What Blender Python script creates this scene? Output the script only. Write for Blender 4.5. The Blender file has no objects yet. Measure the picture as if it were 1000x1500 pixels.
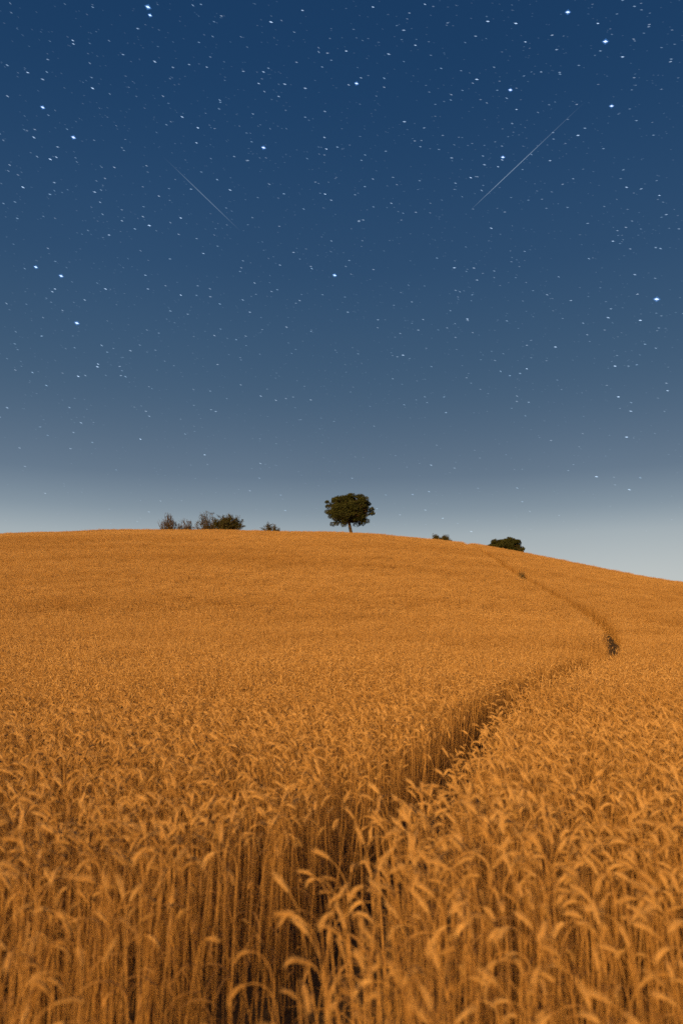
import bpy, math, random
import numpy as np
from mathutils import Vector, Matrix

rnd = random.Random(11)
rng = np.random.default_rng(7)
scene = bpy.context.scene
R = math.radians


def lin(r, g, b):
    f = lambda c: (c / 255 / 12.92) if c <= 10 else ((c / 255 + .055) / 1.055) ** 2.4
    return (f(r), f(g), f(b), 1.0)


# ------------------------------------------------------------------ camera
FPX, HORIZON = 1100.0, 930.0             # focal length and eye level in pixels of the 1000x1500 photograph
PITCH = math.atan((HORIZON - 750) / FPX)
CP, SP = math.cos(PITCH), math.sin(PITCH)
CAM_Z, WHEAT_H = 1.6, 0.85
cam_d = bpy.data.cameras.new('camera')
cam = bpy.data.objects.new('camera', cam_d)
scene.collection.objects.link(cam)
cam.location = (0, 0, CAM_Z)
cam.rotation_euler = (R(90) + PITCH, 0, 0)
cam_d.sensor_fit = 'VERTICAL'
cam_d.sensor_height = 36.0
cam_d.lens = 36.0 * FPX / 1500.0
cam_d.clip_start = 0.05
cam_d.clip_end = 20000
cam_d.dof.use_dof = True
cam_d.dof.focus_distance = 24.0
cam_d.dof.aperture_fstop = 2.0
scene.camera = cam

EXPOSURE = 0.36

# ------------------------------------------------------------------ night sky
world = bpy.data.worlds.new('World')
scene.world = world
world.use_nodes = True
nt = world.node_tree
for n in list(nt.nodes):
    nt.nodes.remove(n)
N = nt.nodes.new
L = nt.links.new
w_out = N('ShaderNodeOutputWorld')
w_bg = N('ShaderNodeBackground')
w_tc = N('ShaderNodeTexCoord')
w_sep = N('ShaderNodeSeparateXYZ')
w_as = N('ShaderNodeMath'); w_as.operation = 'ARCSINE'
w_mr = N('ShaderNodeMapRange')
w_mr.inputs['From Min'].default_value = 0.0
w_mr.inputs['From Max'].default_value = R(50)
w_ramp = N('ShaderNodeValToRGB')
SKY = [(0.0, (200, 203, 198)), (4.1, (190, 196, 195)), (7.4, (162, 174, 180)), (9.3, (130, 147, 160)), (11.9, (100, 119, 139)),
       (17.0, (71, 97, 123)), (22.0, (58, 87, 117)), (27.0, (47, 78, 112)), (36.0, (31, 65, 103)), (44.0, (26, 59, 97)), (50.0, (24, 55, 92))]
w_ramp.color_ramp.interpolation = 'B_SPLINE'
els = w_ramp.color_ramp.elements
while len(els) < len(SKY):
    els.new(0.5)
for e, (d, c) in zip(els, SKY):
    e.position = d / 50.0
    e.color = lin(*c)
w_noise = N('ShaderNodeTexNoise')
w_noise.inputs['Scale'].default_value = 2.2
w_noise.inputs['Detail'].default_value = 2.0
w_nm = N('ShaderNodeMapRange')
w_nm.inputs['To Min'].default_value = 0.93
w_nm.inputs['To Max'].default_value = 1.07
w_mul = N('ShaderNodeVectorMath'); w_mul.operation = 'SCALE'
L(w_tc.outputs['Generated'], w_sep.inputs[0])
L(w_sep.outputs['Z'], w_as.inputs[0])
L(w_as.outputs[0], w_mr.inputs['Value'])
L(w_mr.outputs[0], w_ramp.inputs[0])
L(w_tc.outputs['Generated'], w_noise.inputs['Vector'])
L(w_noise.outputs['Fac'], w_nm.inputs['Value'])
L(w_ramp.outputs[0], w_mul.inputs[0])
L(w_nm.outputs[0], w_mul.inputs['Scale'])
L(w_mul.outputs[0], w_bg.inputs['Color'])
w_bg.inputs['Strength'].default_value = 1.0 / 2 ** EXPOSURE
L(w_bg.outputs[0], w_out.inputs['Surface'])

# ------------------------------------------------------------------ the one distant warm light behind the viewer
SUN_EL, SUN_AZ = 18.0, -23.0             # height above the horizon; degrees to the right (minus: left) of straight behind the camera
sun_d = bpy.data.lights.new('sun', 'SUN')
sun = bpy.data.objects.new('sun', sun_d)
scene.collection.objects.link(sun)
sun_d.energy = 5.0
sun_d.angle = R(10)
sun_d.color = (1.0, 0.54, 0.155)
_el, _az = R(SUN_EL), R(SUN_AZ)
to_sun = Vector((math.sin(_az) * math.cos(_el), -math.cos(_az) * math.cos(_el), math.sin(_el)))
sun.rotation_euler = to_sun.to_track_quat('Z', 'Y').to_euler()
sun.location = to_sun * 30

scene.view_settings.view_transform = 'Standard'
scene.view_settings.look = 'None'
scene.view_settings.exposure = EXPOSURE
scene.view_settings.gamma = 1.0
scene.render.engine = 'CYCLES'
scene.cycles.use_denoising = False
scene.cycles.max_bounces = 8
scene.cycles.transparent_max_bounces = 12


# ------------------------------------------------------------------ helpers
def tag(o, label, cat, group=None, kind=None):
    o['label'] = label
    o['category'] = cat
    if group:
        o['group'] = group
    if kind:
        o['kind'] = kind
    return o


def link(o, parent=None):
    scene.collection.objects.link(o)
    if parent is not None:
        o.parent = parent
    return o


def empty(name, loc, rz=0.0):
    o = bpy.data.objects.new(name, None)
    o.empty_display_size = 0.05
    o.location = loc
    o.rotation_euler = (0, 0, rz)
    return link(o)


def mesh_of(name, verts, faces, mats, midx=None, smooth=True):
    me = bpy.data.meshes.new(name)
    me.from_pydata([tuple(map(float, v)) for v in verts], [], faces)
    for m in (mats if isinstance(mats, (list, tuple)) else [mats]):
        me.materials.append(m)
    if midx is not None:
        me.polygons.foreach_set('material_index', np.asarray(midx, dtype=np.int32))
    if smooth:
        me.polygons.foreach_set('use_smooth', np.ones(len(faces), dtype=bool))
    me.update()
    return me


def obj(name, me, parent=None):
    return link(bpy.data.objects.new(name, me), parent)


class Geo:
    """verts and faces with one material index per face and one tint per vertex"""
    def __init__(self):
        self.v, self.f, self.m, self.t = [], [], [], []

    def add(self, verts, faces, m=0, tint=0.5):
        b = len(self.v)
        self.v.extend(verts)
        self.f.extend([tuple(i + b for i in q) for q in faces])
        self.m.extend([m] * len(faces))
        self.t.extend([tint] * len(verts))

    def merge(self, other, mat4=None, tint=None):
        vs = other.v if mat4 is None else [mat4 @ Vector(v) for v in other.v]
        b = len(self.v)
        self.v.extend(vs)
        self.f.extend([tuple(i + b for i in q) for q in other.f])
        self.m.extend(other.m)
        self.t.extend(other.t if tint is None else [tint] * len(other.v))

    def mesh(self, name, mats, smooth=True):
        me = mesh_of(name, self.v, self.f, mats, self.m, smooth)
        a = me.attributes.new('tint', 'FLOAT', 'POINT')
        a.data.foreach_set('value', np.asarray(self.t, dtype=np.float32))
        return me


def tube(pts, rad, sides=5, cap=True):
    """a tapered tube along a list of points"""
    v, f = [], []
    n = len(pts)
    P = [Vector(p) for p in pts]
    ref = Vector((0.31, 0.95, 0.07))
    for i in range(n):
        t = (P[min(i + 1, n - 1)] - P[max(i - 1, 0)]).normalized()
        a = t.cross(ref)
        if a.length < 1e-3:
            a = t.cross(Vector((1, 0, 0)))
        a.normalize()
        b = t.cross(a)
        for k in range(sides):
            w = 2 * math.pi * k / sides
            v.append(P[i] + (a * math.cos(w) + b * math.sin(w)) * rad[i])
    for i in range(n - 1):
        for k in range(sides):
            k2 = (k + 1) % sides
            f.append((i * sides + k, i * sides + k2, (i + 1) * sides + k2, (i + 1) * sides + k))
    if cap:
        f.append(tuple(range(sides - 1, -1, -1)))
        f.append(tuple((n - 1) * sides + k for k in range(sides)))
    return v, f


# ------------------------------------------------------------------ materials
def new_mat(name):
    m = bpy.data.materials.new(name)
    m.use_nodes = True
    t = m.node_tree
    for n in list(t.nodes):
        t.nodes.remove(n)
    return m, t, t.nodes.new, t.links.new


def straw_mat(name, dark, light, rough, trans):
    """dry straw: colour from stalk to stalk, plant to plant and in slow patches over the field"""
    m, t, N, L = new_mat(name)
    out = N('ShaderNodeOutputMaterial')
    at = N('ShaderNodeAttribute'); at.attribute_name = 'tint'
    oi = N('ShaderNodeObjectInfo')
    nz = N('ShaderNodeTexNoise'); nz.inputs['Scale'].default_value = 0.11; nz.inputs['Detail'].default_value = 4
    st = N('ShaderNodeVectorMath'); st.operation = 'MULTIPLY'; st.inputs[1].default_value = (0.45, 2.2, 1.0)
    L(oi.outputs['Location'], st.inputs[0]); L(st.outputs[0], nz.inputs['Vector'])
    a1 = N('ShaderNodeMath'); a1.operation = 'MULTIPLY_ADD'
    L(at.outputs['Fac'], a1.inputs[0]); a1.inputs[1].default_value = 0.5
    r1 = N('ShaderNodeMath'); r1.operation = 'MULTIPLY'
    L(oi.outputs['Random'], r1.inputs[0]); r1.inputs[1].default_value = 0.3
    L(r1.outputs[0], a1.inputs[2])
    a2 = N('ShaderNodeMath'); a2.operation = 'MULTIPLY_ADD'
    L(nz.outputs['Fac'], a2.inputs[0]); a2.inputs[1].default_value = 1.3; a2.inputs[2].default_value = -0.55
    a3 = N('ShaderNodeMath'); a3.operation = 'ADD'; a3.use_clamp = True
    L(a1.outputs[0], a3.inputs[0]); L(a2.outputs[0], a3.inputs[1])
    geo = N('ShaderNodeTexCoord')
    n2 = N('ShaderNodeTexNoise'); n2.inputs['Scale'].default_value = 45; n2.inputs['Detail'].default_value = 2
    L(geo.outputs['Object'], n2.inputs['Vector'])
    mr = N('ShaderNodeMapRange'); mr.inputs['To Min'].default_value = 0.72; mr.inputs['To Max'].default_value = 1.2
    L(n2.outputs['Fac'], mr.inputs['Value'])
    mix = N('ShaderNodeMix'); mix.data_type = 'RGBA'
    L(a3.outputs[0], mix.inputs['Factor'])
    mix.inputs[6].default_value = (*dark, 1); mix.inputs[7].default_value = (*light, 1)
    sc = N('ShaderNodeVectorMath'); sc.operation = 'SCALE'
    L(mix.outputs[2], sc.inputs[0]); L(mr.outputs[0], sc.inputs['Scale'])
    bs = N('ShaderNodeBsdfPrincipled'); bs.inputs['Roughness'].default_value = rough
    bs.inputs['Specular IOR Level'].default_value = 0.25
    L(sc.outputs[0], bs.inputs['Base Color'])
    tr = N('ShaderNodeBsdfTranslucent'); L(sc.outputs[0], tr.inputs['Color'])
    ms = N('ShaderNodeMixShader'); ms.inputs[0].default_value = trans
    L(bs.outputs[0], ms.inputs[1]); L(tr.outputs[0], ms.inputs[2])
    L(ms.outputs[0], out.inputs['Surface'])
    return m


M_STEM = straw_mat('straw_stem', (0.42, 0.24, 0.08), (0.60, 0.38, 0.15), 0.55, 0.06)
M_EAR = straw_mat('wheat_ear', (0.42, 0.25, 0.085), (0.72, 0.50, 0.24), 0.65, 0.14)
M_LEAF = straw_mat('dry_leaf', (0.38, 0.22, 0.075), (0.58, 0.37, 0.16), 0.75, 0.3)
WMATS = [M_STEM, M_EAR, M_LEAF]


def noise_mat(name, c1, c2, scale, rough=0.9, bump=0.0, trans=0.0, rand=0.0):
    m, t, N, L = new_mat(name)
    out = N('ShaderNodeOutputMaterial')
    tc = N('ShaderNodeTexCoord')
    nz = N('ShaderNodeTexNoise'); nz.inputs['Scale'].default_value = scale; nz.inputs['Detail'].default_value = 6
    nz.inputs['Roughness'].default_value = 0.65
    L(tc.outputs['Object'], nz.inputs['Vector'])
    rp = N('ShaderNodeValToRGB')
    rp.color_ramp.elements[0].position = 0.32; rp.color_ramp.elements[0].color = (*c1, 1)
    rp.color_ramp.elements[1].position = 0.68; rp.color_ramp.elements[1].color = (*c2, 1)
    L(nz.outputs['Fac'], rp.inputs[0])
    bs = N('ShaderNodeBsdfPrincipled'); bs.inputs['Roughness'].default_value = rough
    bs.inputs['Specular IOR Level'].default_value = 0.2
    L(rp.outputs[0], bs.inputs['Base Color'])
    if bump:
        bp = N('ShaderNodeBump'); bp.inputs['Strength'].default_value = bump; bp.inputs['Distance'].default_value = 0.03
        L(nz.outputs['Fac'], bp.inputs['Height']); L(bp.outputs[0], bs.inputs['Normal'])
    if trans:
        tr = N('ShaderNodeBsdfTranslucent'); L(rp.outputs[0], tr.inputs['Color'])
        ms = N('ShaderNodeMixShader'); ms.inputs[0].default_value = trans
        L(bs.outputs[0], ms.inputs[1]); L(tr.outputs[0], ms.inputs[2]); L(ms.outputs[0], out.inputs['Surface'])
    else:
        L(bs.outputs[0], out.inputs['Surface'])
    return m


M_SOIL = noise_mat('field_soil', (0.055, 0.042, 0.030), (0.13, 0.10, 0.07), 3.0, 0.95, 0.8)
M_PATH = noise_mat('trodden_soil', (0.035, 0.028, 0.022), (0.085, 0.065, 0.046), 9.0, 0.95, 1.0)
M_BARK = noise_mat('pine_bark', (0.045, 0.034, 0.026), (0.10, 0.072, 0.05), 5.0, 0.9, 0.8)
M_NEEDLE = noise_mat('pine_needles', (0.022, 0.032, 0.012), (0.06, 0.072, 0.022), 1.6, 0.7, 0, 0.15)
M_TWIG = noise_mat('shrub_twigs', (0.055, 0.042, 0.03), (0.12, 0.09, 0.06), 6.0, 0.9)
M_SHRUB = noise_mat('shrub_leaves', (0.03, 0.038, 0.016), (0.085, 0.085, 0.035), 2.5, 0.7, 0, 0.2)
M_DRYSHRUB = noise_mat('dry_shrub_leaves', (0.05, 0.045, 0.025), (0.11, 0.09, 0.05), 2.5, 0.8, 0, 0.2)


def glow_mat(name):
    """light added to whatever is behind it, as strong as the mesh's own brightness attribute says"""
    m, t, N, L = new_mat(name)
    out = N('ShaderNodeOutputMaterial')
    at = N('ShaderNodeAttribute'); at.attribute_name = 'glow'
    em = N('ShaderNodeEmission'); L(at.outputs['Color'], em.inputs['Color'])
    tr = N('ShaderNodeBsdfTransparent')
    ad = N('ShaderNodeAddShader'); L(em.outputs[0], ad.inputs[0]); L(tr.outputs[0], ad.inputs[1])
    L(ad.outputs[0], out.inputs['Surface'])
    m.cycles.emission_sampling = 'NONE'
    return m


M_STAR = glow_mat('starlight')

# ------------------------------------------------------------------ the hill
_Y = np.arange(-60, 700, 0.5)
_m = np.interp(_Y, [-50, 6, 14, 26, 40, 58, 76, 92, 105, 120, 140, 170, 220, 300, 500],
               [0, 0, .035, .105, .172, .20, .198, .165, .125, .075, .0, -.06, -.10, -.06, 0])
_m = np.convolve(np.pad(_m, 8, 'edge'), np.ones(17) / 17, 'valid')
_G = np.cumsum(_m) * 0.5
_G -= np.interp(0, _Y, _G)
XN = np.array([-0.5943, -0.4583, -0.4035, -0.3669, -0.3211, -0.2294, -0.156, -0.0917, -0.0367, 0.0138, 0.055, 0.0916, 0.1373, 0.1738, 0.2102, 0.2465, 0.3188, 0.3907, 0.4536, 0.5881])
KN = np.array([0.8844, 1.0004, 1.0187, 1.0248, 1.0416, 1.0426, 1.0427, 1.0294, 1.026, 1.016, 0.9959, 0.9692, 0.9392, 0.9087, 0.8649, 0.815, 0.709, 0.6045, 0.5338, 0.4173])


def _spline(xn, yn):
    n = len(xn); h = np.diff(xn); M = np.zeros((n, n)); r = np.zeros(n); M[0, 0] = M[-1, -1] = 1
    for i in range(1, n - 1):
        M[i, i - 1] = h[i - 1]; M[i, i] = 2 * (h[i - 1] + h[i]); M[i, i + 1] = h[i]
        r[i] = 6 * ((yn[i + 1] - yn[i]) / h[i] - (yn[i] - yn[i - 1]) / h[i - 1])
    s = np.linalg.solve(M, r)

    def f(x):
        x = np.clip(x, xn[0], xn[-1]); i = np.clip(np.searchsorted(xn, x) - 1, 0, n - 2); d = x - xn[i]
        b = (yn[i + 1] - yn[i]) / h[i] - h[i] * (2 * s[i] + s[i + 1]) / 6
        return yn[i] + b * d + s[i] / 2 * d * d + (s[i + 1] - s[i]) / (6 * h[i]) * d ** 3
    return f


_K = _spline(XN, KN)


def ground(x, y):
    x = np.asarray(x, float); y = np.asarray(y, float)
    return _K(x / np.sqrt(y * y + 225.0)) * np.interp(y, _Y, _G)


def ray(px, py):
    """x and z gained per metre forward along the sight line through a photograph pixel"""
    u = (px - 500) / FPX; v = (750 - py) / FPX
    y = CP - v * SP
    return u / y, (SP + v * CP) / y


_D = np.arange(1.0, 170, 0.02)


def on_wheat(px, py):
    """where the sight line first meets the tops of the wheat"""
    a, t = ray(px, py)
    s = ground(a * _D, _D) + WHEAT_H - CAM_Z - t * _D
    i = int(np.argmax(s >= 0))
    return a * _D[i], _D[i]


def at_depth(px, py, d):
    a, t = ray(px, py)
    return Vector((a * d, d, CAM_Z + t * d))


def axis(*runs):
    out = []
    for a, b, s in runs:
        out += list(np.arange(a, b, s))
    return np.array(out + [runs[-1][1]])


gx = axis((-2500, -300, 200), (-300, -90, 15), (-90, -12, 1.5), (-12, 20, 0.5), (20, 90, 1.5), (90, 300, 15), (300, 2500, 200))
gy = axis((-2000, -200, 200), (-200, -10, 10), (-10, 30, 0.5), (30, 160, 1.5), (160, 320, 8), (320, 700, 20), (700, 3000, 230))
X, Yg = np.meshgrid(gx, gy)
Z = ground(X, np.clip(Yg, -59, 690))
nx, ny = len(gx), len(gy)
fc = [(j * nx + i, j * nx + i + 1, (j + 1) * nx + i + 1, (j + 1) * nx + i) for j in range(ny - 1) for i in range(nx - 1)]
tag(obj('ground', mesh_of('ground', np.stack([X.ravel(), Yg.ravel(), Z.ravel()], 1), fc, M_SOIL)),
    'brown soil of the rounded hill under the wheat', 'ground', kind='structure')

# ------------------------------------------------------------------ the trodden path
PATH_PX = [(705, 1032), (745, 1010),
           (800, 985), (850, 963), (885, 950), (900, 940), (895, 922), (880, 908), (845, 885), (832, 878), (800, 862), (763, 843),
           (725, 817), (693, 800)]
_pp = [(-0.6, -3.0), (-0.6, 0.0), (-0.49, 1.5), (-0.35, 2.2), (-0.22, 2.7), (-0.05, 3.3), (0.20, 4.0), (0.47, 4.8), (0.92, 6.3)] + [on_wheat(*p) for p in PATH_PX]
_pp += [(_pp[-1][0] + 1.0, _pp[-1][1] + 12), (_pp[-1][0] + 3.0, _pp[-1][1] + 30)]
_pp = np.array(_pp)
_ts = np.concatenate([[0], np.cumsum(np.hypot(*np.diff(_pp, axis=0).T))])
_tt = np.arange(0, _ts[-1], 0.1)
PATH = np.stack([np.interp(_tt, _ts, _pp[:, 0]), np.interp(_tt, _ts, _pp[:, 1])], 1)
for _w in (5, 9):
    _e = _w // 2
    PATH = np.stack([np.convolve(np.pad(PATH[:, c], _e, 'edge'), np.ones(_w) / _w, 'valid') for c in (0, 1)], 1)
PW = np.interp(PATH[:, 1], [0, 2.5, 5, 10, 18, 24, 29, 36, 43, 45, 48, 56, 58, 60, 70, 100],
               [.25, .27, .225, .30, 0.34, .25, .36, .44, .54, .54, .44, .44, .62, .45, .44, .40])
PW = PW * (1 + 0.11 * np.sin(PATH[:, 1] * 2.9) + 0.09 * np.sin(PATH[:, 1] * 1.27 + 1.0))
_pt = np.gradient(PATH, axis=0); _pt /= np.linalg.norm(_pt, axis=1)[:, None]
_pn = np.stack([_pt[:, 1], -_pt[:, 0]], 1)
pv, pf = [], []
for i in range(0, len(PATH), 2):
    j = i // 2
    for s in (-1.15, -0.4, 0.4, 1.15):
        q = PATH[i] + _pn[i] * PW[i] * s
        pv.append((q[0], q[1], float(ground(q[0], q[1])) + (0.012 if abs(s) > 1 else 0.006)))
    if j:
        for k in range(3):
            b = (j - 1) * 4 + k
            pf.append((b, b + 1, b + 5, b + 4))
tag(obj('path', mesh_of('path', pv, pf, M_PATH)), 'narrow trodden soil path winding up the hill through the wheat', 'path', kind='structure')


def path_gap(x, y, chunk=4000):
    """distance from the path's edge (negative on the path) and which side (+1 right)"""
    gap = np.empty(len(x)); side = np.empty(len(x))
    for i in range(0, len(x), chunk):
        xs, ys = x[i:i + chunk], y[i:i + chunk]
        d = (xs[:, None] - PATH[None, :, 0]) ** 2 + (ys[:, None] - PATH[None, :, 1]) ** 2
        j = d.argmin(1)
        gap[i:i + chunk] = np.sqrt(d[np.arange(len(xs)), j]) - PW[j]
        side[i:i + chunk] = np.sign((xs - PATH[j, 0]) * _pn[j, 0] + (ys - PATH[j, 1]) * _pn[j, 1])
    return gap, side


# ------------------------------------------------------------------ wheat stalks
def stalk(r, lod, thick=1.0):
    """one wheat plant with its foot at the origin, arching towards +x: {part: Geo}"""
    straight = r.uniform(0.66, 0.79)
    lean = R(r.uniform(-3, 7))
    arc = r.uniform(0.07, 0.13)
    bend = R(r.choice((r.uniform(25, 70), r.uniform(50, 95), r.uniform(75, 125), r.uniform(110, 170), r.uniform(120, 175))))
    ear_l = r.uniform(0.048, 0.068)
    bow = r.uniform(-0.03, 0.03)
    ns, na, ne = ((5, 6, 10), (2, 4, 6), (1, 2, 3))[lod]
    step = []
    ph = lean
    for i in range(ns):
        step.append((straight / ns, lean + bow * (i / max(ns - 1, 1))))
    for i in range(na):
        k = (i + 1) / na
        step.append((arc / na, lean + (bend * 0.62 - lean) * k ** 1.4))
    pts = [Vector((0, 0, 0))]
    tn = []
    for l, a in step:
        d = Vector((math.sin(a), 0, math.cos(a)))
        pts.append(pts[-1] + d * l); tn.append(d)
    ear_pts = [pts[-1]]
    for i in range(ne):
        a = bend * (0.62 + 0.42 * (i + 1) / ne)
        d = Vector((math.sin(a), 0, math.cos(a)))
        ear_pts.append(ear_pts[-1] + d * ear_l / ne)
    tint = r.random()
    stalk.bend = math.degrees(bend)
    parts = {'stem': Geo(), 'ear': Geo(), 'leaf0': Geo(), 'leaf1': Geo()}
    r0, r1 = 0.0019 * thick, 0.0011 * thick
    n = len(pts)
    v, f = tube(pts, [r0 + (r1 - r0) * i / (n - 1) for i in range(n)], 4 if lod == 0 else 3, False)
    parts['stem'].add(v, f, 0, tint)
    e = parts['ear']
    by = Vector((0, 1, 0))
    awn = Geo()
    if lod == 0:
        v, f = tube(ear_pts, [0.0022] * len(ear_pts), 3, True)
        e.add(v, f, 1, tint)
        nsp = 10
        for i in range(nsp):
            k = (i + 0.3) / nsp
            j = min(int(k * ne), ne - 1)
            p = ear_pts[j].lerp(ear_pts[j + 1], k * ne - j)
            t = (ear_pts[j + 1] - ear_pts[j]).normalized()
            up = t.cross(by)
            taper = 0.72 + 0.5 * math.sin(math.pi * min(1, 0.12 + k * 0.9))
            for s in (-1, 1):
                for q in (-1, 1):
                    w = (by * s * 0.85 + up * q * 0.55 + up * r.uniform(-.25, .25)).normalized()
                    d = (t * math.cos(0.5) + w * math.sin(0.5)).normalized()
                    ln = 0.0115 * taper * r.uniform(0.9, 1.1)
                    wd = 0.0020 * taper
                    a1 = d.cross(up).normalized() * wd
                    b1 = d.cross(a1).normalized() * wd
                    m = p + d * ln * 0.45 + w * 0.0012
                    e.add([p, m + a1, m + b1, m - a1, m - b1, p + d * ln],
                          [(0, 1, 2), (0, 2, 3), (0, 3, 4), (0, 4, 1), (5, 2, 1), (5, 3, 2), (5, 4, 3), (5, 1, 4)], 1, tint + r.uniform(-.2, .2))
                    if q == 1 or r.random() < 0.7:
                        tip = p + d * ln
                        dd = (t * 1.0 + w * r.uniform(0.18, 0.42) + Vector((0, 0, -0.05))).normalized()
                        la = r.uniform(0.012, 0.028)
                        wv = dd.cross(Vector((0.3, 0.5, 0.8))).normalized() * 0.0006
                        awn.add([tip - d * 0.003 - wv, tip - d * 0.003 + wv, tip + dd * la], [(0, 1, 2)], 1, tint + 0.2)
    else:
        wid = (0.0040 if lod == 1 else 0.0050) * thick
        prof = [0.45] + [0.75 + 0.55 * math.sin(math.pi * (i + 0.6) / (ne + 0.6)) * (1.1 if i % 2 else 0.85) for i in range(ne - 1)] + [0.12]
        v, f = tube(ear_pts, [wid * q for q in prof], 4, True)
        e.add(v, f, 1, tint)
        for i in range(6 if lod == 1 else 2):
            k = r.uniform(0.1, 1.0)
            j = min(int(k * ne), ne - 1)
            p = ear_pts[j].lerp(ear_pts[j + 1], k * ne - j)
            t = (ear_pts[j + 1] - ear_pts[j]).normalized()
            w = Vector((r.uniform(-1, 1), r.uniform(-1, 1), r.uniform(-1, 1)))
            dd = (t + w * 0.35).normalized()
            wv = dd.cross(Vector((0.3, 0.5, 0.8))).normalized() * 0.0009 * thick
            awn.add([p - wv, p + wv, p + dd * r.uniform(0.014, 0.03)], [(0, 1, 2)], 1, tint + 0.2)
    parts['awns'] = awn
    for q in range((2, 1, 1)[lod]):
        lf = parts['leaf%d' % q]
        if lod == 2 and r.random() < 0.6:
            continue
        h = r.uniform(0.18, 0.62)
        k = h / straight
        base = Vector((math.sin(lean) * h, 0, math.cos(lean) * h))
        az = r.uniform(0, 6.28)
        out = Vector((math.cos(az), math.sin(az), 0)); sd = Vector((-math.sin(az), math.cos(az), 0))
        ll = r.uniform(0.08, 0.2)
        nseg = (5, 3, 2)[lod]
        v, f = [], []
        p = base.copy(); an = R(r.uniform(15, 40)); da = R(r.uniform(100, 160)) / nseg
        tw = r.uniform(-1.2, 1.2)
        for i in range(nseg + 1):
            kk = i / nseg
            wd = 0.0034 * thick * (1 - kk ** 2) + 0.0004
            s2 = sd * math.cos(tw * kk) + Vector((0, 0, 1)) * math.sin(tw * kk)
            v += [p - s2 * wd, p + s2 * wd]
            if i < nseg:
                f.append((2 * i, 2 * i + 1, 2 * i + 3, 2 * i + 2))
                p = p + (out * math.sin(an) + Vector((0, 0, 1)) * math.cos(an)) * ll / nseg
                an += da
        lf.add(v, f, 2, r.random())
    return parts


def joined(parts):
    g = Geo()
    for q in parts.values():
        g.merge(q)
    return g


protos = bpy.data.collections.new('wheat_plants')          # never linked: only a store the field draws from
pr = random.Random(5)
N0, N1, N2 = 26, 10, 6
near_parts, near_look = [], []
for _ in range(N0):
    near_parts.append(stalk(pr, 0))
    near_look.append('raised ear' if stalk.bend < 72 else 'ear held out level' if stalk.bend < 115 else 'ear hooked downward')
_pi = 0


def add_proto(g):
    global _pi
    me = g.mesh('wheat_plants_%03d' % _pi, WMATS)
    protos.objects.link(bpy.data.objects.new('wheat_plants_%03d' % _pi, me))
    _pi += 1


for p in near_parts:
    add_proto(joined(p))


def clump(lod, count, half, thick, tilt):
    base = [joined(stalk(pr, lod, thick)) for _ in range(14)]
    g = Geo()
    for i in range(count):
        s = pr.uniform(0.88, 1.08)
        az = pr.uniform(0, 6.28) if pr.random() < 0.5 else pr.gauss(2.9, 1.0)
        mt = (Matrix.Translation((pr.uniform(-half, half), pr.uniform(-half, half), 0)) @ Matrix.Rotation(az, 4, 'Z')
              @ Matrix.Rotation(R(pr.gauss(0, tilt)), 4, 'Y') @ Matrix.Rotation(R(pr.gauss(0, tilt)), 4, 'X') @ Matrix.Scale(s, 4))
        g.merge(pr.choice(base), mt, pr.random())
    return g


for _ in range(N1):
    add_proto(clump(1, 8, 0.08, 1.05, 3.5))
for _ in range(N2):
    add_proto(clump(2, 90, 0.33, 1.5, 4.0))


def height_of(x, y):
    """slow swells of taller and shorter wheat"""
    return (1 + 0.035 * np.sin(x * 0.9 + 1.3 * np.sin(y * 0.37)) * np.sin(y * 0.71 + 0.8)
            + 0.035 * np.sin(x * 0.13 + y * 0.41 + 2 + np.sin(x * 0.11)) + 0.02 * np.sin(x * 2.3 - y * 1.7))


def scatter(y0, y1, spacing, jitter, margin=0.56, side=2.2):
    w = margin * y1 + side
    xs = np.arange(-w, w, spacing); ys = np.arange(y0, y1, spacing)
    x, y = [a.ravel() for a in np.meshgrid(xs, ys)]
    x = x + rng.uniform(-jitter, jitter, len(x)) * spacing; y = y + rng.uniform(-jitter, jitter, len(y)) * spacing
    keep = np.abs(x) < margin * np.maximum(y, 0) + side
    return x[keep], y[keep]


NEAR, MID = 9.5, 30.0
rows = []                                                   # x, y, prototype, azimuth, tilt x, tilt y, scale


def put(x, y, p0, pn, tilt):
    n = len(x)
    rows.append(np.stack([x, y, p0 + rng.integers(0, pn, n), np.where(rng.random(n) < 0.5, rng.uniform(0, 6.28, n), rng.normal(2.9, 1.0, n)), rng.normal(0, tilt, n), rng.normal(0, tilt, n),
                          height_of(x, y) * rng.normal(1.0, 0.06, n)], 1))


x, y = scatter(-4.5, NEAR, 0.0565, 0.55)
g, sd = path_gap(x, y)
stand = np.where(sd < 0, np.interp(y, [1.4, 2.2, 2.9], [0.2, 0.4, 1.0]), np.interp(y, [1.3, 2.0, 2.7], [0.35, 0.6, 1.0]))   # thinned where people have stood
k = (g > rng.normal(0.0, 0.035, len(g))) & (np.hypot(x, y) > 0.42) & ((rng.random(len(g)) < stand) | (y < 0.3))
put(x[k], y[k], 0, N0, 4.5)
x, y = scatter(NEAR, MID, 0.15, 0.5)
g, _ = path_gap(x, y)
k = g > 0.03 + rng.normal(0.0, 0.03, len(g))
put(x[k], y[k], N0, N1, 3)
x, y = scatter(MID, 122, 0.56, 0.4, 0.53, 5)
g, _ = path_gap(x, y)
put(x[g > 0.47], y[g > 0.47], N0 + N1, N2, 2)
x, y = scatter(MID, 100, 0.15, 0.5, 0.40, 2)                # finer tufts fill in along the far part of the path
g, _ = path_gap(x, y)
k = (g > 0.06) & (g < 0.66)
put(x[k], y[k], N0, N1, 3)
rows = np.concatenate(rows)

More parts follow.
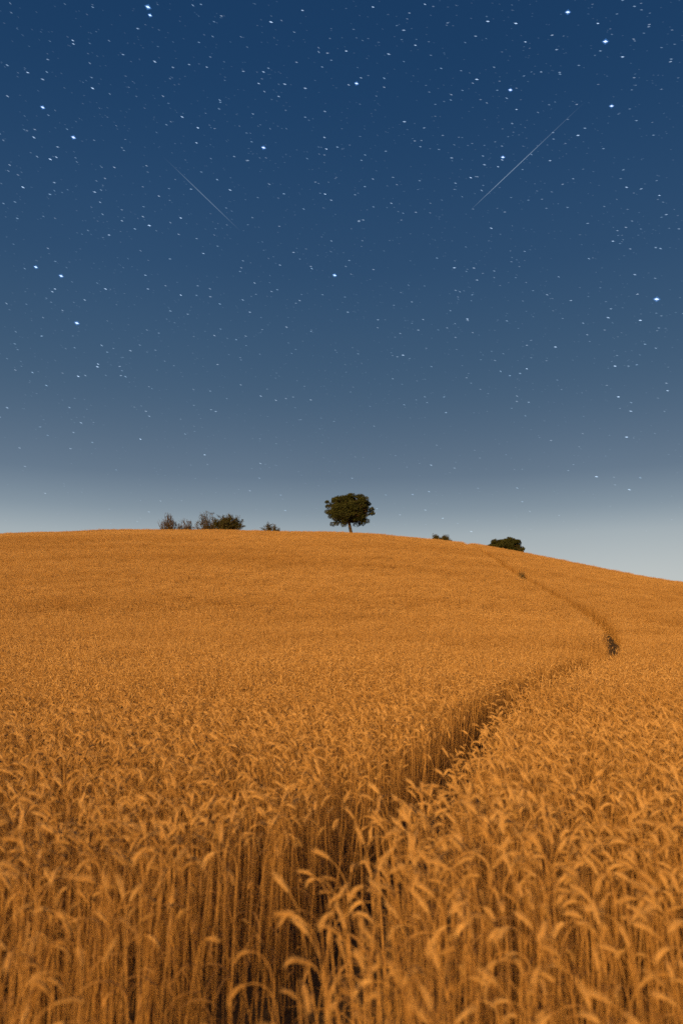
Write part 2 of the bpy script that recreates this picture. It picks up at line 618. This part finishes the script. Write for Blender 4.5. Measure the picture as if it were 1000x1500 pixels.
# two faint lines of beaten-down wheat on the right-hand slope
for a_, b_, wd_, dip in (((838, 948), (1010, 908), 0.7, 0.30), ((930, 890), (1010, 868), 0.9, 0.30)):
    A_, B_ = np.array(on_wheat(*a_)), np.array(on_wheat(*b_))
    P_ = rows[:, :2] - A_
    t_ = np.clip(P_ @ (B_ - A_) / ((B_ - A_) @ (B_ - A_)), 0, 1)
    d_ = np.hypot(*(P_ - t_[:, None] * (B_ - A_)).T)
    rows[:, 6] *= 1 - dip * np.exp(-(d_ / wd_) ** 2) * (0.55 + 0.45 * np.sin(t_ * 17))
# close to where people stand the plants are shorter and pushed about
rows[:, 6] *= np.where(rows[:, 1] > 0.3, np.interp(rows[:, 1], [1.3, 2.6], [0.72, 1.0]), 1.0)

# the 300 plants that stand largest in the picture are objects of their own
tops = ground(rows[:, 0], rows[:, 1]) + 0.80 * rows[:, 6]
dz = tops - CAM_Z
dep = rows[:, 1] * CP + dz * SP
pxs = 500 + FPX * rows[:, 0] / np.maximum(dep, 0.05)
pys = 750 - FPX * (dz * CP - rows[:, 1] * SP) / np.maximum(dep, 0.05)
seen = (rows[:, 2] < N0) & (dep > 0.8) & (pxs > 8) & (pxs < 992) & (pys < 1490)
order = np.where(seen)[0][np.argsort(dep[seen])]
single = order[:300]
rest = np.ones(len(rows), bool); rest[single] = False

near_mesh = []
for i, p in enumerate(near_parts):
    near_mesh.append({q: p[q].mesh('wheat_' + q.rstrip('01'), WMATS) for q in ('stem', 'ear', 'awns', 'leaf0', 'leaf1')})
_, sd_all = path_gap(rows[single, 0], rows[single, 1])
for q, i in enumerate(single):
    x, y, pi, az, tx, ty, sc = rows[i]
    o = empty('wheat_stalk', (x, y, float(ground(x, y)) - 0.01))
    o.rotation_euler = (R(tx), R(ty), az)
    o.scale = (sc, sc, sc)
    right = sd_all[q] > 0
    tag(o, 'ripe wheat stalk with ' + near_look[int(pi)] + ', in the nearest foreground ' + ('right' if right else 'left') + ' of the path', 'wheat',
        'nearest wheat stalks ' + ('right' if right else 'left') + ' of the path')
    ms = near_mesh[int(pi)]
    obj('stem', ms['stem'], o)
    e = obj('ear', ms['ear'], o)
    obj('awns', ms['awns'], e)['kind'] = 'stuff'
    obj('leaf', ms['leaf0'], o)
    obj('leaf', ms['leaf1'], o)

r_ = rows[rest]
# low broken plants that lean into the trodden way, close to the viewer
low = []
for d in np.arange(1.7, 14.0, 0.09):
    j = int(np.argmin(np.abs(PATH[:, 1] - d)))
    s = rnd.choice((-1, 1, 1)); off = rnd.uniform(0.35, 1.0) * PW[j] * s
    low.append((PATH[j, 0] + _pn[j, 0] * off, PATH[j, 1] + _pn[j, 1] * off, rnd.randrange(N0), rnd.uniform(0, 6.28), rnd.gauss(0, 14), rnd.gauss(0, 14), rnd.uniform(0.35, 0.8)))
r_ = np.concatenate([r_, np.array(low)])
pz = ground(r_[:, 0], r_[:, 1]) - 0.01
me = bpy.data.meshes.new('wheat')
me.vertices.add(len(r_))
me.vertices.foreach_set('co', np.stack([r_[:, 0], r_[:, 1], pz], 1).astype(np.float32).ravel())
a = me.attributes.new('which', 'INT', 'POINT'); a.data.foreach_set('value', r_[:, 2].astype(np.int32))
a = me.attributes.new('turn', 'FLOAT_VECTOR', 'POINT')
a.data.foreach_set('vector', np.stack([np.radians(r_[:, 4]), np.radians(r_[:, 5]), r_[:, 3]], 1).astype(np.float32).ravel())
a = me.attributes.new('size', 'FLOAT', 'POINT'); a.data.foreach_set('value', r_[:, 6].astype(np.float32))
wheat = tag(obj('wheat', me), 'dense ripe golden wheat covering the whole hill on both sides of the path', 'wheat', kind='stuff')
gn = bpy.data.node_groups.new('wheat_scatter', 'GeometryNodeTree')
gn.interface.new_socket('Geometry', in_out='INPUT', socket_type='NodeSocketGeometry')
gn.interface.new_socket('Geometry', in_out='OUTPUT', socket_type='NodeSocketGeometry')
gi, go = gn.nodes.new('NodeGroupInput'), gn.nodes.new('NodeGroupOutput')
ci = gn.nodes.new('GeometryNodeCollectionInfo')
ci.inputs['Collection'].default_value = protos
ci.inputs['Separate Children'].default_value = True
ci.inputs['Reset Children'].default_value = True
ip = gn.nodes.new('GeometryNodeInstanceOnPoints')
ip.inputs['Pick Instance'].default_value = True


def named(name, dt):
    n = gn.nodes.new('GeometryNodeInputNamedAttribute')
    n.data_type = dt
    n.inputs['Name'].default_value = name
    return next(s for s in n.outputs if s.enabled and s.name == 'Attribute')


e2r = gn.nodes.new('FunctionNodeEulerToRotation')
gn.links.new(gi.outputs[0], ip.inputs['Points'])
gn.links.new(ci.outputs[0], ip.inputs['Instance'])
gn.links.new(named('which', 'INT'), ip.inputs['Instance Index'])
gn.links.new(named('turn', 'FLOAT_VECTOR'), e2r.inputs[0])
gn.links.new(e2r.outputs[0], ip.inputs['Rotation'])
gn.links.new(named('size', 'FLOAT'), ip.inputs['Scale'])
gn.links.new(ip.outputs[0], go.inputs[0])
md = wheat.modifiers.new('scatter', 'NODES')
md.node_group = gn

# straw lying on the trodden soil
g = Geo()
for i in range(260):
    d = rnd.uniform(0.6, 16) if i > 90 else rnd.uniform(1.5, 5)
    j = int(np.argmin(np.abs(PATH[:, 1] - d)))
    off = rnd.uniform(-1.1, 1.1) * PW[j]
    x, y = PATH[j, 0] + _pn[j, 0] * off, PATH[j, 1] + _pn[j, 1] * off
    z = float(ground(x, y)) + 0.018
    az = rnd.uniform(0, 6.28); l = rnd.uniform(0.05, 0.28)
    c, s = math.cos(az) * l / 2, math.sin(az) * l / 2
    v, f = tube([(x - c, y - s, z), (x + rnd.uniform(-.01, .01), y, z + rnd.uniform(0, .03)), (x + c, y + s, z + rnd.uniform(0, .05))], [.0016, .0017, .0013], 3)
    g.add(v, f, 0, rnd.random())
tag(obj('fallen_straw', g.mesh('fallen_straw', WMATS)), 'broken straw lying on the soil of the path', 'straw', kind='stuff')


# ------------------------------------------------------------------ trees and shrubs on the crest
def leaf_cloud(centers, radii, counts, size, r, flat=1.0, droop=0.0, shell=0.35):
    """small leaf-sized faces spread through many clumps"""
    V, Fq = [], []
    b = 0
    for c, rad, n in zip(centers, radii, counts):
        d = r.normal(size=(n, 3)); d /= np.linalg.norm(d, axis=1)[:, None]
        rr = (shell + (1 - shell) * r.random(n)) ** 0.6 * rad
        p = np.asarray(c)[None] + d * rr[:, None] * np.array([1, 1, flat])
        a = r.normal(size=(n, 3)); a /= np.linalg.norm(a, axis=1)[:, None]
        q = np.cross(a, r.normal(size=(n, 3))); q /= np.linalg.norm(q, axis=1)[:, None]
        s = size * r.uniform(0.6, 1.3, n)[:, None]
        v = np.stack([p - a * s, p + q * s * 0.45, p + a * s, p - q * s * 0.45], 1).reshape(-1, 3)
        V.append(v)
        Fq += [(b + 4 * i, b + 4 * i + 1, b + 4 * i + 2, b + 4 * i + 3) for i in range(n)]
        b += 4 * n
    return np.concatenate(V), Fq


def limb(p0, p1, r0, r1, r, n=5, sag=0.08):
    p0, p1 = Vector(p0), Vector(p1)
    l = (p1 - p0).length
    pts, rad = [], []
    for i in range(n + 1):
        k = i / n
        p = p0.lerp(p1, k)
        if 0 < i < n:
            p += Vector((r.gauss(0, 1), r.gauss(0, 1), r.gauss(0, 0.6))) * l * 0.035
        p.z -= math.sin(k * math.pi) * l * sag
        pts.append(p); rad.append(r0 + (r1 - r0) * k)
    return pts, rad


def pine(name, label, base, fork, cc, rx, rz, seed, trunk_r=0.24, extra=(), nclump=330, low=-0.92):
    """umbrella pine; base, fork and crown centre in world space"""
    r = random.Random(seed); rn = np.random.default_rng(seed)
    o = tag(empty(name, base), label, 'tree', 'stone pines on the hill')
    B = Vector(base)
    loc = lambda p: Vector(p) - B
    g = Geo()
    mid = Vector(base).lerp(Vector(fork), 0.5) + Vector((r.uniform(-.12, .12), 0, 0))
    top = Vector(cc) + Vector((0, 0, rz * 0.25))
    pts = [loc(base) + Vector((0, 0, -0.2)), loc(base) + (mid - B) * 0.5, loc(mid), loc(fork), loc(Vector(fork).lerp(top, 0.5)), loc(top)]
    v, f = tube(pts, [trunk_r * 1.25, trunk_r, trunk_r * .92, trunk_r * .85, trunk_r * .5, trunk_r * .2], 9)
    g.add(v, f)
    obj('trunk', mesh_of('trunk', g.v, g.f, M_BARK), o)
    cs, rs, ns = [], [], []
    bg = Geo()
    for i in range(nclump):
        while True:
            d = Vector((r.gauss(0, 1), r.gauss(0, 1), r.gauss(0, 1))).normalized()
            if d.z > low:
                break
        q = r.uniform(0.62, 1.0) if r.random() < 0.78 else r.uniform(0.3, 0.6)
        lump = 1 + 0.06 * math.sin(5 * d.x + 3 * d.y) + 0.05 * math.sin(7 * d.z + 4 * d.x)
        ne_ = 2.5 if d.z > 0 else 4.5
        d = d / (math.hypot(d.x, d.y) ** ne_ + abs(d.z) ** ne_) ** (1 / ne_)
        p = Vector(cc) + Vector((d.x * rx, d.y * rx, d.z * rz)) * q * lump * 0.86
        rad = rx * r.uniform(0.11, 0.19)
        cs.append(loc(p)); rs.append(rad); ns.append(int((190 if d.z > -0.1 else 115) * r.uniform(0.7, 1.2)))
        if i % 2 == 0:
            a = Vector(fork).lerp(top, r.uniform(0.0, 0.7))
            pp, rr = limb(loc(a), loc(p), trunk_r * .28, 0.02, r, 5, 0.06)
            v, f = tube(pp, rr, 5)
            bg.add(v, f)
    for (p, rad, n) in extra:
        cs.append(loc(p)); rs.append(rad); ns.append(n)
        pp, rr = limb(loc(fork), loc(p), trunk_r * .22, 0.02, r, 5, -0.03)
        v, f = tube(pp, rr, 5)
        bg.add(v, f)
    for i in range(200):                                      # bare inner twigs
        d = Vector((r.gauss(0, 1), r.gauss(0, 1), r.uniform(-0.95, 0.5))).normalized()
        p = Vector(cc) + Vector((d.x * rx, d.y * rx, d.z * rz)) * r.uniform(0.6, 0.95)
        pp, rr = limb(loc(Vector(fork).lerp(top, r.uniform(0, .5))), loc(p), 0.055, 0.016, r, 5, 0.0)
        v, f = tube(pp, rr, 4)
        bg.add(v, f)
    obj('limbs', mesh_of('limbs', bg.v, bg.f, M_BARK), o)['kind'] = 'stuff'
    v, f = leaf_cloud(cs, rs, ns, 0.11, rn, 0.72)
    obj('crown', mesh_of('crown', v, f, M_NEEDLE, smooth=False), o)['kind'] = 'stuff'
    return o


def shrub(name, label, px0, px1, py_top, py_base, d, seed, leafy, mat, group=None, nst=26, spread=0.5, size=0.07):
    """many stems from the ground, sparse or dense leaves; fits the pixel span at depth d"""
    r = random.Random(seed); rn = np.random.default_rng(seed)
    c0 = at_depth(px0, py_base, d); c1 = at_depth(px1, py_base, d); t = at_depth((px0 + px1) / 2, py_top, d)
    cx = (c0.x + c1.x) / 2
    gz = float(ground(cx, d)) - 0.05
    H = t.z - gz; W = (c1.x - c0.x) / 2
    o = tag(empty(name, (cx, d, gz)), label, 'shrub', group)
    bg = Geo(); cs, rs, ns = [], [], []
    for i in range(nst * 2):
        az = r.uniform(0, 6.28); k = math.sqrt(r.random())
        ex = math.cos(az) * k * W * 0.92; ey = math.sin(az) * k * W * 0.8
        h = H * (1 - 0.5 * k * k) * r.uniform(0.5, 0.97)
        tip = Vector((ex, ey, h)); foot = Vector((ex * spread * r.uniform(.3, .9), ey * spread * r.uniform(.3, .9), 0))
        pp, rr = limb(foot, tip, 0.04, 0.012, r, 5, -0.04)
        v, f = tube(pp, rr, 4); bg.add(v, f)
        for j in range(9):
            q = r.choice((1, 2, 3, 4, 5))
            b = pp[q]
            e = b + Vector((r.gauss(0, .16) * W, r.gauss(0, .16) * W, r.uniform(0.03, 0.24) * H))
            e.z = min(e.z, H)
            p2, r2 = limb(b, e, 0.022, 0.011, r, 3, 0)
            v, f = tube(p2, r2, 3); bg.add(v, f)
            for w in (0.35, 0.65, 1.0):
                if r.random() < leafy:
                    cs.append(b.lerp(e, w)); rs.append(r.uniform(0.16, 0.34)); ns.append(int(14 * leafy + 5))
    obj('branches', mesh_of('branches', bg.v, bg.f, M_TWIG), o)['kind'] = 'stuff'
    v, f = leaf_cloud(cs, rs, ns, size, rn, 0.85, shell=0.1)
    obj('foliage', mesh_of('foliage', v, f, mat, smooth=False), o)['kind'] = 'stuff'
    return o


D = 108.0
tp = lambda x, y, d=D: at_depth(x, y, d)
bx = tp(517, 784)
base = Vector((bx.x, D, float(ground(bx.x, D)) - 0.05))
pxm = D / FPX                                                  # metres per photograph pixel there
ex = [(tp(487, 767) + Vector((0, .5, 0)), 5.2 * pxm, 170), (tp(493, 768) + Vector((0, -.6, 0)), 4.5 * pxm, 120), (tp(503, 770.5) + Vector((0, -1.2, 0)), 5 * pxm, 150),
      (tp(531, 766) + Vector((0, .8, 0)), 5 * pxm, 110), (tp(537, 764) + Vector((0, -.4, 0)), 5 * pxm, 150), (tp(480, 742), 4.5 * pxm, 200), (tp(479, 735.5), 3.5 * pxm, 180),
      (tp(544, 746), 5 * pxm, 220), (tp(539, 738), 5 * pxm, 200), (tp(545, 752), 4.5 * pxm, 180)]
pine('pine_tree', 'lone umbrella pine with dark rounded crown and leaning trunk on the hilltop', base, tp(511, 765), tp(511.5, 747), 34.5 * pxm, 24.5 * pxm, 3, 0.25, ex)
D2 = 128.0
b2 = tp(744, 811, D2); pm2 = D2 / FPX
base2 = Vector((b2.x, D2, float(ground(b2.x, D2)) - 0.05))
ex2 = [(tp(764, 803, D2), 4.5 * pm2, 220), (tp(763, 809, D2), 4.5 * pm2, 200), (tp(716, 801, D2), 4.5 * pm2, 200), (tp(722, 798, D2), 4.5 * pm2, 200), (tp(755, 796, D2), 4.5 * pm2, 200)]
pine('pine_tree', 'low broad dark pine crown showing over the right slope of the hill', base2, base2 + Vector((-.2, 0, 1.2)), tp(740, 806, D2), 29 * pm2, 18.5 * pm2, 9, 0.26, ex2, 240, -0.35)

HG = 'shrubs along the hilltop'
shrub('shrub', 'leftmost twiggy bare shrub of the row on the hilltop', 232, 262, 751, 777, 106, 21, 0.07, M_DRYSHRUB, HG, 30, 0.7)
shrub('shrub', 'low sparse shrub second from the left in the hilltop row', 257, 288, 758, 777, 106.5, 22, 0.12, M_DRYSHRUB, HG, 24, 0.8)
shrub('shrub', 'tall loose shrub third from the left in the hilltop row', 284, 322, 750, 777, 107, 23, 0.22, M_SHRUB, HG, 28, 0.6)
shrub('shrub', 'dense leafy green shrub at the right end of the hilltop row', 312, 356, 753, 777, 106, 24, 0.6, M_SHRUB, HG, 34, 0.6, 0.09)
shrub('shrub', 'small lone shrub between the hilltop row and the pine tree', 380, 411, 763, 779, 105.5, 25, 0.45, M_SHRUB, HG, 10, 0.7, 0.08)
shrub('shrub', 'left one of two tiny round shrubs on the skyline right of the pine', 632, 646, 783, 792, 108, 26, 0.95, M_SHRUB, HG, 14, 0.7, 0.07)
shrub('shrub', 'right one of two tiny round shrubs on the skyline right of the pine', 645, 661, 784, 794, 108, 27, 0.95, M_SHRUB, HG, 14, 0.7, 0.07)

shrub('weed', 'small dark dry weed standing in the path high on the slope', 760, 767, 838, 846, 57.9, 28, 0.4, M_DRYSHRUB, None, 9, 0.7, 0.04)

# ------------------------------------------------------------------ stars and meteors
SR = 6000.0


def star_geo(dirs, lens, wids, cols, ang):
    """drawn-out eight-sided sparks at the distance of the sky"""
    V, Fq, C = [], [], []
    for d, l, w, c, an in zip(dirs, lens, wids, cols, ang):
        d = Vector(d).normalized()
        rt = d.cross(Vector((0, 0, 1))).normalized(); up = rt.cross(d)
        a = rt * math.cos(an) - up * math.sin(an); b = rt * math.sin(an) + up * math.cos(an)
        p = d * SR; k = SR / FPX
        n = len(V)
        V += [p + a * l * k, p + b * w * k, p - a * l * k, p - b * w * k, p + d * w * k, p - d * w * k]
        Fq += [(n + i, n + (i + 1) % 4, n + 4) for i in range(4)] + [(n + (i + 1) % 4, n + i, n + 5) for i in range(4)]
        C += [c] * 6
    return V, Fq, C


def glow_obj(name, V, Fq, C, parent=None, loc=None):
    off = Vector((0, 0, 0)) if loc is None else loc
    me = mesh_of(name, [Vector(v) - off for v in V], Fq, M_STAR, smooth=False)
    a = me.attributes.new('glow', 'FLOAT_COLOR', 'POINT')
    a.data.foreach_set('color', np.array([(*c[:3], 1) for c in C], np.float32).ravel())
    o = obj(name, me, parent)
    o.location = off
    return o


def pdir(px, py):
    a, t = ray(px, py)
    return Vector((a, 1, t)).normalized()


BRIGHT = [
    (961, 438, 2.6, 'brightest blue white star, near the right edge above the sloping hillside'),
    (217, 10, 2.3, 'upper star of the bright close pair at the top edge, left half'),
    (220, 22, 1.7, 'lower star of the bright close pair at the top edge, left half'),
    (886, 60.5, 2.3, 'bright blue star below the top right corner of the sky'),
    (831, 17.5, 2.1, 'bright star at the top edge towards the right corner'),
    (490, 403, 2.0, 'lone bright star high above the pine tree'),
    (386, 216, 2.0, 'bright star to the right of the upper end of the left meteor'),
    (113, 473, 2.2, 'bright blue star low on the left, above the open hilltop'),
    (90, 404, 2.0, 'bright star above a faint close pair near the left edge'),
    (53, 391, 1.8, 'bright star close to the left edge at mid height of the sky'),
    (522, 122, 1.8, 'bright star near the middle of the upper sky'),
    (747, 131.5, 1.8, 'bright star above the upper part of the right meteor'),
    (108, 201, 2.0, 'bright star left of the left meteor, nearer to the left edge'),
    (63, 157, 1.8, 'bright star up near the left edge, above left of another bright one'),
    (736, 230, 1.8, 'star just left of the middle of the right meteor'),
    (895, 155, 1.8, 'bright star right of the upper end of the right meteor'),
]
for px, py, s, lab in BRIGHT:
    d = pdir(px, py)
    col = (0.75 + 0.15 * rnd.random(), 1.05, 1.5)
    V, Fq, C = star_geo([d], [1.2 * s], [0.5 * s], [tuple(c * 0.42 for c in col)], [R(12)])
    V2, F2, C2 = star_geo([d], [1.9 * s], [1.4 * s], [(0.012, 0.035, 0.09)], [R(12)])
    o = glow_obj('star', V, Fq, C, loc=d * SR)
    tag(o, lab, 'star', 'brightest stars of the night sky')
    h = glow_obj('halo', [Vector(v) - d * SR for v in V2], F2, C2, o)
MEDIUM = [(63, 116), (41, 106), (107, 59), (108, 64), (136, 129), (267, 171), (290, 187), (288, 209), (343, 229), (379, 122), (397, 32), (443, 15), (50, 201),
          (160, 344), (265, 319), (507, 74.5), (569, 79), (622, 6), (546, 10), (591, 44), (875, 34), (911, 83), (698, 116), (792, 105), (756, 160),
          (769, 61), (714, 31), (755, 34), (846, 198), (592, 178), (661, 231), (805, 235), (975, 314), (965, 286), (719, 334), (897, 353), (665, 392), (917, 274),
          (608, 66), (81, 423), (77, 427), (155, 423), (217, 423), (265, 432), (115, 551), (119, 619), (143, 537), (206, 643), (219, 609.5), (144, 533), (11, 597),
          (300, 666), (366, 457), (382, 580), (890, 465), (937, 469), (929, 402), (900, 536), (923, 602), (977, 572), (873, 698), (921, 717), (771, 540), (684, 467),
          (813, 508), (631, 681), (917, 640), (905, 581), (590, 520), (83, 230), (74, 233), (34, 274), (139, 281), (147, 296), (227, 90), (303, 98), (386, 105), (417, 123),
          (447, 129), (475, 201), (478, 218), (337, 278), (476, 284), (485, 293), (410, 388), (298, 371), (219, 330), (735, 234), (709, 241), (729, 244), (689, 260)]
dirs, lens, wids, cols, ang = [], [], [], [], []
for px, py in MEDIUM:
    dirs.append(pdir(px, py)); s = rnd.uniform(1.0, 1.5)
    lens.append(1.7 * s); wids.append(0.5 * s); ang.append(R(rnd.gauss(14, 6)))
    b = rnd.uniform(0.12, 0.34); cols.append((0.72 * b, 0.95 * b, 1.25 * b))
for i in range(15000):
    az = rnd.uniform(-1.15, 1.15); el = math.asin(rnd.uniform(0.11, 0.98))
    q = rnd.random()
    if rnd.random() > min(1.0, (el - 0.10) / 0.32) * 0.9 + 0.08:
        continue
    dirs.append(Vector((math.sin(az) * math.cos(el), math.cos(az) * math.cos(el), math.sin(el))))
    b = 0.018 + 0.13 * q ** 6
    s = 0.8 + 0.45 * q ** 3
    lens.append(1.7 * s); wids.append(0.5 * s); ang.append(R(rnd.gauss(14, 8)))
    w = rnd.uniform(-.12, .04)
    cols.append((b * (0.75 + w), b * 0.95, b * (1.2 - w)))
V, Fq, C = star_geo(dirs, lens, wids, cols, ang)
tag(glow_obj('stars', V, Fq, C), 'countless faint stars scattered over the whole night sky', 'stars', kind='stuff')


def meteor(label, p0, p1, bright, prof):
    n = 24
    V, Fq, C = [], [], []
    o_dir = pdir((p0[0] + p1[0]) / 2, (p0[1] + p1[1]) / 2)
    for i in range(n + 1):
        k = i / n
        d = pdir(p0[0] + (p1[0] - p0[0]) * k, p0[1] + (p1[1] - p0[1]) * k)
        d1 = pdir(p1[0], p1[1]); t = (d1 - pdir(*p0)).normalized()
        b = t.cross(d).normalized()
        w = (0.25 + 0.25 * math.sin(math.pi * k)) * SR / FPX
        q = float(np.interp(k, [a for a, _ in prof], [c for _, c in prof])) * bright
        for m in range(4):
            an = m * math.pi / 2
            V.append(d * SR + (b * math.cos(an) + d * math.sin(an)) * w)
            C.append((q * .8, q * .97, q * 1.12))
        if i:
            for m in range(4):
                a0, a1 = (i - 1) * 4 + m, (i - 1) * 4 + (m + 1) % 4
                Fq.append((a0, a1, a1 + 4, a0 + 4))
    tag(glow_obj('meteor', V, Fq, C, loc=o_dir * SR), label, 'meteor', 'meteors in the night sky')


meteor('faint thin meteor streak falling to the right in the left half of the sky', (238, 228), (352, 338), 0.05, [(0, 0), (.15, .25), (.45, 1), (.7, .9), (.9, .4), (1, 0)])
meteor('longer brighter meteor streak falling to the left in the right half of the sky', (688, 308), (858, 147), 0.08, [(0, 0), (.1, .6), (.25, 1), (.5, .8), (.65, .35), (.85, .2), (1, 0)])
